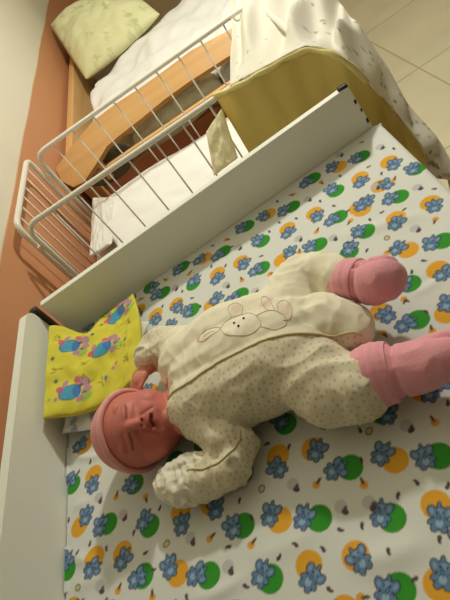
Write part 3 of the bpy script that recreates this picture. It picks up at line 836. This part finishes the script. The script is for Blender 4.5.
# embroidered bunny: outline stitched in thread on the plain panel
bm = bmesh.new()
def stitch(pix, r=0.0004, z=0.105):
    q = spline([P(u, v, z)[:2] for u, v in pix], max(14, 6 * len(pix)))
    pts = onto(q, r, lift=0.0003)
    if len(pts) > 3: tube(bm, pts, r, 5)
stitch([(196,340),(204,332),(216,328),(222,331),(214,338),(203,343),(196,340)])                  # ear
stitch([(222,331),(226,322),(236,316),(248,314),(258,318),(262,326),(254,334),(240,338),(228,337),(222,331)])  # head
stitch([(232,318),(228,308),(234,302),(242,306),(241,315)])                                      # other ear
stitch([(258,318),(270,312),(284,316),(286,324),(276,330),(262,328)])                            # body
stitch([(270,313),(262,303),(262,296),(268,298),(274,308),(277,313)])
stitch([(280,314),(278,305),(284,300),(290,305),(292,312),(290,319),(284,321)])
stitch([(204,338),(212,334),(217,333)])
obj('bunny_embroidery', bm, M_thread, rom)
bm = bmesh.new()
q = spline([P(u, v, z)[:2] for u, v, z in ((180,472,.045),(204,470,.05),(226,460,.052),(238,446,.05),(242,432,.05))], 40)
pts = onto(q, 0.001)
if len(pts) > 3: tube(bm, pts, 0.0013, 6)
obj('sleeve_seam', bm, M_pipe, rom)
bm = bmesh.new()
for (u, v) in ((236, 325), (246, 321), (241, 329)):
    x, y = P(u, v, .105)[:2]; p = drop(x, y)
    if p is not None: ball(bm, p, 0.0016, sub=2)
obj('stitched_eye', bm, M_dark, rom)
# collar seam round the neck side of the romper
# white mitten cuff crumpled over the near hand
def mitt():
    bm = bmesh.new()
    limb(bm, [(0.228, -0.422, 0.028), (0.205, -0.420, 0.028), (0.184, -0.408, 0.027)], [0.0245, 0.0240, 0.0190], sub=3)
    limb(bm, [(0.240, -0.408, 0.042), (0.212, -0.402, 0.040), (0.184, -0.396, 0.032)], [0.010, 0.012, 0.009], sub=3)
    return fuse(bm, 0.0014, 6, 0.5)
me = mitt(); co = get_co(me); no = get_no(me)
rd = (1 - 2 * np.abs(n3(co * np.array([1.6, 0.8, 1.0]), 60, 1.3))) + 0.5 * (1 - 2 * np.abs(n3(co, 110, 5.0)))
co = co + no * (0.0034 * (rd - 0.5))[:, None]; co[:, 2] = np.maximum(co[:, 2], 0.001)
set_co(me, co)
obj_m = link('mitten_cuff', me, M_mitt, rom)
# far sleeve's turned cuff
bm = bmesh.new(); cpt = Vector((0.196, -0.217, 0.053)); ax = Vector((-0.5, -0.85, 0.1)).normalized()
e1 = ax.orthogonal().normalized(); e2 = ax.cross(e1)
rr = [cpt + (e1 * math.cos(a) + e2 * math.sin(a)) * (0.0225 + 0.002 * math.sin(5 * a)) + ax * 0.002 * math.sin(3 * a) for a in np.linspace(0, 2 * math.pi, 49)[:-1]]
tube(bm, rr, 0.0030, 8, closed=True)
obj('sleeve_cuff', bm, M_mitt, rom)

# socks
def sock(path, rad, cuff_at, cuff_r, axis, folds):
    bm = bmesh.new(); limb(bm, path, rad, sub=3)
    me = fuse(bm, 0.0013, 8, 0.5)
    co = get_co(me); no = get_no(me)
    d_ = 0.0012 * (1 - 2 * np.abs(n3(co, 45, folds)))
    for (c, n, w_, a_) in axis:                # pressed-in seams
        c = np.array(c); n = np.array(n, float); n /= np.linalg.norm(n)
        t = (co - c) @ n
        d_ = d_ - a_ * np.exp(-(t / w_) ** 2)
    co = co + no * d_[:, None]; co[:, 2] = np.maximum(co[:, 2], 0.001); set_co(me, co)
    o = link('sock', me, M_sock, baby)
    (a, ra), (b, rb) = cuff_at
    bm = bmesh.new(); limb(bm, [a, b], [ra, rb], sub=3)
    ax = (Vector(b) - Vector(a)).normalized(); me = fuse(bm, 0.0013, 4, 0.5)
    co = get_co(me); t = (co - np.array(a)) @ np.array(ax); L_ = (Vector(b) - Vector(a)).length
    # squash the band's round ends flat, so that it is a turned-down cuff
    t2 = np.clip(t, -0.010, L_ + 0.004)
    co = co + (t2 - t)[:, None] * np.array(ax)[None, :]
    rr_ = co - np.array(a) - t2[:, None] * np.array(ax)[None, :]
    ang = np.arctan2(rr_ @ np.array(ax.orthogonal().normalized()), rr_ @ np.array(ax.cross(ax.orthogonal().normalized())))
    co = co + rr_ * (0.025 * np.sin(ang * 3 + folds) + 0.008 * np.sin(t2 * 700 + 0.8 * np.sin(ang * 2)))[:, None]
    co[:, 2] = np.maximum(co[:, 2], 0.001); set_co(me, co)
    link('sock_cuff', me, M_sock, o)
    return o
sock([(0.490, -0.290, 0.064), (0.506, -0.304, 0.066), (0.518, -0.316, 0.068), (0.529, -0.325, 0.074)], [0.0265, 0.0260, 0.0280, 0.0270],
     [((0.4955, -0.2935, 0.065), 0.0290), ((0.5035, -0.301, 0.066), 0.0282)], 0.026,
     [((0.510, -0.308, 0.066), (0.7, -0.7, 0.1), 0.003, 0.003), ((0.546, -0.318, 0.085), (0.35, 0.75, 0.1), 0.003, 0.004)], 2.0)
sock([(0.466, -0.416, 0.046), (0.486, -0.424, 0.046), (0.516, -0.436, 0.048), (0.545, -0.441, 0.054)], [0.0335, 0.0300, 0.0280, 0.0235],
     [((0.470, -0.418, 0.046), 0.0360), ((0.483, -0.422, 0.046), 0.0335)], 0.03,
     [((0.492, -0.426, 0.046), (0.95, -0.3, 0.0), 0.003, 0.003), ((0.548, -0.434, 0.072), (0.5, 0.8, 0.1), 0.003, 0.004)], 5.0)

# ---------------------------------------------------------------- wire crib
CX0, CX1, CY0, CY1, CT, CB = -0.045, 0.640, 0.285, 0.640, 0.112, -0.200
crib = thing('wire_crib', 'white wire-sided baby crib standing against the orange wall behind the changing table', 'crib', (0.3, 0.46, FZ))
for y in (CY0, CY1):
    bm = bmesh.new()
    tube(bm, rounded([(CX0 + 0.012, y, CB), (CX0 + 0.012, y, CT), (CX1, y, CT), (CX1, y, CB)], 0.035), 0.0062, 10)
    tube(bm, [(CX0 + 0.012, y, CB), (CX1, y, CB)], 0.005, 8)
    obj('side_frame', bm, M_enamel, crib)
    x0 = P(128, 165, CT)[0] if y == CY0 else P(112, 97, CT)[0]
    for k in range(-3, 12):
        x = x0 + 0.0665 * k
        if CX0 + 0.04 < x < CX1 - 0.02:
            obj('bar', tube(bmesh.new(), [(x, y, CB), (x, y, CT)], 0.0022, 6), M_enamel, crib)
for x in (CX0 - 0.006, CX1 + 0.006):
    bm = bmesh.new()
    tube(bm, rounded([(x, CY0 + 0.012, CB), (x, CY0 + 0.012, CT + 0.008), (x, CY1 - 0.012, CT + 0.008), (x, CY1 - 0.012, CB)], 0.03), 0.0072, 10)
    tube(bm, [(x, CY0 + 0.012, CB), (x, CY1 - 0.012, CB)], 0.005, 8)
    obj('end_frame', bm, M_enamel, crib)
    for k in range(1, 7):
        y = CY0 + 0.012 + (CY1 - CY0 - 0.024) * k / 7
        obj('bar', tube(bmesh.new(), [(x, y, CB), (x, y, CT + 0.008)], 0.0022, 6), M_enamel, crib)
    for y in (CY0 + 0.008, CY1 - 0.008):
        obj('clip', bx((min(x, x + 0.0), y - 0.009, 0.045), (x + 0.016, y + 0.009, 0.057), 0.002), M_enamel, crib)
obj('base_tray', bx((CX0, CY0, CB - 0.012), (CX1, CY1, CB + 0.002), 0.003), M_enamel, crib)
for x in (CX0 + 0.03, CX1 - 0.03):
    for y in (CY0 + 0.03, CY1 - 0.03):
        obj('leg', tube(bmesh.new(), [(x, y, FZ), (x, y, CB - 0.01)], 0.011, 10), M_enamel, crib)
me, c = cushion([(-0.034, CY0 + 0.012, -0.150), (0.630, CY0 + 0.012, -0.150), (0.630, CY1 - 0.012, -0.150), (-0.034, CY1 - 0.012, -0.150)], 0.09, 60, 40, 0.16, 0.003, 9.0)
cm = link('crib_mattress', me, M_linen); tag(cm, 'white mattress lying in the wire crib', 'mattress')
def fsag(s, t):
    o = np.zeros(np.broadcast(s, t).shape + (3,)); o[..., 0] += 0.010 * np.sin(t * 9) * (1 - s); o[..., 1] += 0.008 * np.sin(s * 8); return o
me, c = cushion([(0.055, CY0 + 0.014, -0.094), (0.600, CY0 + 0.014, -0.094), (0.600, CY1 - 0.020, -0.094), (0.030, CY1 - 0.020, -0.094)], 0.022, 70, 50, 0.16, 0.004, 2.0, fsag)
fs = link('folded_blanket', me, M_linen); tag(fs, 'white folded blanket spread on the crib mattress', 'blanket')
me, c = cushion([P(90, 258, -.085), P(112, 244, -.090), P(116, 196, -.088), P(93, 198, -.092)], 0.018, 40, 40, 0.25, 0.006, 6.6)
bg = link('plastic_bag', me, mat('clear_film', srgb(232, 230, 222), rough=0.25, spec=0.6)); tag(bg, 'crumpled white plastic bag at the head end of the crib mattress', 'bag')

# ---------------------------------------------------------------- cover draped over the crib's foot end
rim_px = [(215, 96, .130), (240, 85, .138), (272, 67, .142), (308, 50, .140), (343, 60, .110), (378, 94, .0), (404, 124, -.085), (424, 152, -.14), (426, 178, -.20)]
out_px = [(228, -40, .100), (262, -44, .100), (300, -30, .1), (328, -16, .1), (348, 12, .085), (384, 62, .0), (408, 104, -.08), (440, 142, -.15), (462, 186, -.22)]
rim = spline([P(*p) for p in rim_px], 120); out = spline([P(*p) for p in out_px], 120)
cov = thing('crib_cover', 'cream embroidered cover with yellow lining draped over the foot end of the crib', 'cover', (0.6, 0.25, FZ))
# lining: hangs from the rim on the near side
nt_ = 60; V = np.zeros((120, nt_, 3))
s = np.linspace(0, 1, 120)
bot = rim.copy(); bot[:, 2] = -0.42
bot[:, 1] = np.where(s < 0.5, 0.215, 0.215 - (s - 0.5) * 0.14); bot[:, 0] = rim[:, 0] * (1 - s) + s * 0.70 
bot[:, 0] = np.interp(s, [0, 0.3, 0.55, 1.0], [0.455, 0.58, 0.70, 0.735])
for j, t in enumerate(np.linspace(0, 1, nt_)):
    V[:, j] = rim * (1 - t) + bot * t
    V[:, j, 1] += 0.018 * math.sin(math.pi * min(t * 1.6, 1)) * np.sin(math.pi * s) + 0.004 * np.sin(s * 26 + 1) * t + 0.003 * np.sin(s * 61 + t * 4)
    V[:, j, 0] += 0.010 * math.sin(math.pi * min(t * 2.5, 1)) * (s > 0.55) * smoothstep(0.55, 0.8, s)
me = modified(grid_mesh(V), [('SOLIDIFY', dict(thickness=0.005, offset=0.0))])
obj_l = link('lining', me, M_yellow, cov)
# voile: from the rim back over the crib and down its foot end
vrim = spline([P(232, 89, .136), P(246, 81, .139)] + [P(*p) for p in rim_px[2:]], 120)
nv = 110; V = np.zeros((120, nv, 3))
for j, t in enumerate(np.linspace(0, 1, nv)):
    V[:, j] = vrim * (1 - t) + out * t
    fold = 0.022 * (1 - 2 * np.abs(np.sin(s * 17 + 1.0 * t + 0.8 * math.sin(t * 5)))) + 0.008 * np.sin(s * 61 + 1 + 4 * t)
    V[:, j, 2] += fold * smoothstep(0.0, 0.3, t) * smoothstep(0.62, 0.45, s) + 0.004 * math.sin(math.pi * t) 
    V[:, j, 2] += 0.006 * math.exp(-(t / 0.06) ** 2)
    V[:, j, 0] += 0.006 * np.sin(s * 44 + 2 * t) * math.sin(math.pi * t) * smoothstep(0.5, 0.7, s)
g = grid_mesh(V)
co = get_co(g); cc = np.empty((len(co), 3)); cc[:] = srgb(246, 242, 230)[:3]
for k in range(110):
    q = co[rng.randrange(len(co))]; dd = np.linalg.norm(co - q, axis=1)
    a = rng.choice((0.0035, 0.0028, 0.005))
    mixc(cc, smoothstep(a + 0.001, a - 0.001, dd) * rng.uniform(0.4, 0.9), rng.choice((srgb(132, 122, 108), srgb(160, 140, 126), srgb(190, 176, 150))))
set_color(g, 'print', cc)
me = modified(g, [('SOLIDIFY', dict(thickness=0.002, offset=0.0))])
link('voile', me, M_veil, cov)
# lace ruffle along the hem at the lower right
hem = spline([P(*p) for p in ((404, 112, -.09), (424, 140, -.13), (436, 152, -.16), (444, 168, -.20), (450, 190, -.25))], 160)
V = np.zeros((160, 24, 3)); hs = np.linspace(0, 1, 160)
dn = np.array([0.35, -0.35, -0.86])
for j, t in enumerate(np.linspace(0, 1, 24)):
    ln = 0.055 + 0.005 * np.abs(np.sin(hs * 34))
    V[:, j] = hem + dn * (t * ln)[:, None] * smoothstep(0, 0.15, hs)[:, None]
    V[:, j, 0] += 0.007 * np.sin(hs * 60) * t; V[:, j, 1] += 0.007 * np.cos(hs * 60) * t
g = grid_mesh(V); co = get_co(g)
cc = np.empty((len(co), 3)); cc[:] = srgb(222, 212, 184)[:3]; cc *= (1 + 0.25 * n3(co, 160))[:, None]
set_color(g, 'print', cc)
link('lace_ruffle', modified(g, [('SOLIDIFY', dict(thickness=0.0015, offset=0.0))]), M_veil, cov)
# rolled edge along the rim and the tied flap at the left end
bm = bmesh.new(); tube(bm, [Vector(p) + Vector((0, 0, 0.0008 * math.sin(i * 0.6))) for i, p in enumerate(rim[:70])], [0.0055 + 0.0005 * math.sin(i * 0.5) for i in range(70)], 8)
obj('rolled_edge', bm, mat('pale_yellow_edge', srgb(232, 218, 150), rough=0.9, bump=0.3, bscale=200), cov)
tq, tn = np.array([0.45, 0.268, 0.118]), np.array([0.0, -0.65, 0.75])
me, c = cushion([on_plane(206, 132, tq, tn), on_plane(222, 108, tq, tn), on_plane(238, 158, tq, tn), on_plane(214, 176, tq, tn)], 0.012, 30, 30, 0.35, 0.006, 3.3)
link('tie_flap', me, mat('pale_yellow_tie', srgb(248, 243, 214), rough=0.9, bump=0.3, bscale=200, trans=0.5), cov)

# ---------------------------------------------------------------- bed by the wall
bed = thing('wooden_bed', 'honey wood bed with a side guard board, standing behind the crib', 'bed', (0.5, 1.4, FZ))
gy = 0.80
gpx = [(54, 170), (72, 145), (93, 121), (115, 104), (140, 88), (165, 70), (190, 51), (229, 30), (252, 14), (252, 44), (229, 56), (190, 81), (165, 99), (142, 118), (120, 135), (107, 146), (96, 164), (84, 182), (73, 187), (60, 182)]
gn = np.array([0.0, -0.6, 0.8]); g0 = np.array([0.0, 0.82, -0.035])
bm = bmesh.new()
A = [bm.verts.new(on_plane(u, v, g0, gn)) for u, v in gpx]; B = [bm.verts.new(a.co - Vector(gn) * 0.02) for a in A]
bm.faces.new(A); bm.faces.new(B[::-1])
for i in range(len(A)): bm.faces.new((A[i], B[i], B[(i + 1) % len(A)], A[(i + 1) % len(A)]))
bmesh.ops.bevel(bm, geom=[e for e in bm.edges if e.calc_face_angle(0) > 0.8], offset=0.003, segments=2, affect='EDGES', profile=0.5)
for v in bm.verts: v.co.x = max(v.co.x, -0.087)
obj('guard_board', bm, M_rail, bed, smooth=False)
obj('side_rail', bx((-0.06, gy, -0.105), (0.76, gy + 0.02, -0.088), 0.003), M_post, bed, smooth=False)
for x in (0.03, 0.62): 
    obj('post', bx((x, gy + 0.002, -0.13), (x + 0.020, gy + 0.020, -0.05), 0.002), M_post, bed, smooth=False)
obj('head_board', bx((-0.072, 0.85, FZ), (-0.045, 2.15, -0.040), 0.004), M_post, bed, smooth=False)
obj('side_panel', bx((-0.044, gy + 0.17, -0.42), (0.76, gy + 0.19, -0.20), 0.003), M_brown, bed, smooth=False)
obj('slat_base', bx((-0.044, gy + 0.02, -0.30), (0.76, 2.1, -0.28), 0.003), M_brown, bed, smooth=False)
for x in (0.0, 0.70):
    for y in (gy + 0.03, 2.0):
        obj('leg', bx((x, y, FZ), (x + 0.06, y + 0.06, -0.28), 0.004), M_rail, bed, smooth=False)
me, c = cushion([(-0.040, 1.0, -0.215), (0.75, 1.0, -0.215), (0.75, 2.1, -0.215), (-0.040, 2.1, -0.215)], 0.11, 40, 40, 0.12, 0.004, 3.0)
tag(link('bed_mattress', me, M_linen), 'white sheeted mattress on the wooden bed', 'mattress')
def dsag(s, t):
    o = np.zeros(np.broadcast(s, t).shape + (3,)); o[..., 2] += 0.014 * np.sin(s * 14 + t * 6) * np.sin(t * 5 + 1); o[..., 1] += 0.02 * np.sin(s * 9); return o
me, c = cushion([(0.00, 0.94, -0.10), (0.76, 0.94, -0.10), (0.76, 1.98, -0.10), (0.02, 1.60, -0.10)], 0.06, 90, 70, 0.18, 0.020, 5.0, dsag)
tag(link('white_duvet', me, M_linen), 'rumpled white duvet spread over the bed', 'duvet')
me, c = cushion([(-0.080, 2.16, 0.088), P(86, 80, -.070), P(160, 14, -.040), (0.30, 2.20, 0.07)], 0.13, 70, 70, 0.42, 0.012, 8.0)
co = get_co(me); cc = np.empty((len(co), 3)); cc[:] = srgb(224, 222, 176)[:3]
S_, T_ = uv_of(co, c)
for k in range(46):
    q = (rng.random(), rng.random())
    for j in range(4):
        mixc(cc, ell(S_, T_, (q[0] + rng.uniform(-.03, .03), q[1] + rng.uniform(-.03, .03)), 0.03, 0.009, rng.uniform(0, 3), 0.004) * 0.4, srgb(176, 178, 126))
set_color(me, 'print', cc)
tag(link('bed_pillow', me, M_pillow), 'pale green patterned pillow propped against the wall on the bed', 'pillow')
me, c = cushion([(0.15, 0.832, -0.110), (0.48, 0.832, -0.094), (0.48, 0.915, -0.088), (0.15, 0.915, -0.12)], 0.10, 50, 40, 0.45, 0.012, 1.0)
tag(link('grey_blanket', me, M_grey), 'grey-green blanket bundled behind the guard board of the bed', 'blanket')
me, c = cushion([(-0.03, 0.832, -0.13), (0.125, 0.832, -0.125), (0.125, 0.93, -0.12), (-0.03, 0.93, -0.13)], 0.09, 40, 40, 0.45, 0.010, 2.4)
tag(link('dark_garment', me, M_char), 'dark charcoal garment tucked beside the bed post', 'garment')
me, c = cushion([(0.49, 0.840, -0.105), (0.64, 0.840, -0.100), (0.64, 0.915, -0.085), (0.49, 0.915, -0.09)], 0.08, 40, 30, 0.4, 0.010, 6.0)
tag(link('pale_blue_towel', me, M_bluecl), 'pale blue cloth peeking under the guard board next to the crib cover', 'towel')
me, c = cushion([(0.28, 2.12, -0.02), (0.62, 2.05, -0.03), (0.62, 2.30, 0.0), (0.28, 2.34, 0.02)], 0.12, 40, 40, 0.45, 0.014, 9.4)
tag(link('dark_coat', me, M_char), 'dark grey coat lying beyond the pale green pillow', 'coat')

# ---------------------------------------------------------------- everything up to its true height above the floor
for o in list(COL.objects):
    if o.parent is None and o.type in {'MESH', 'EMPTY'}:
        o.location.z += Z0
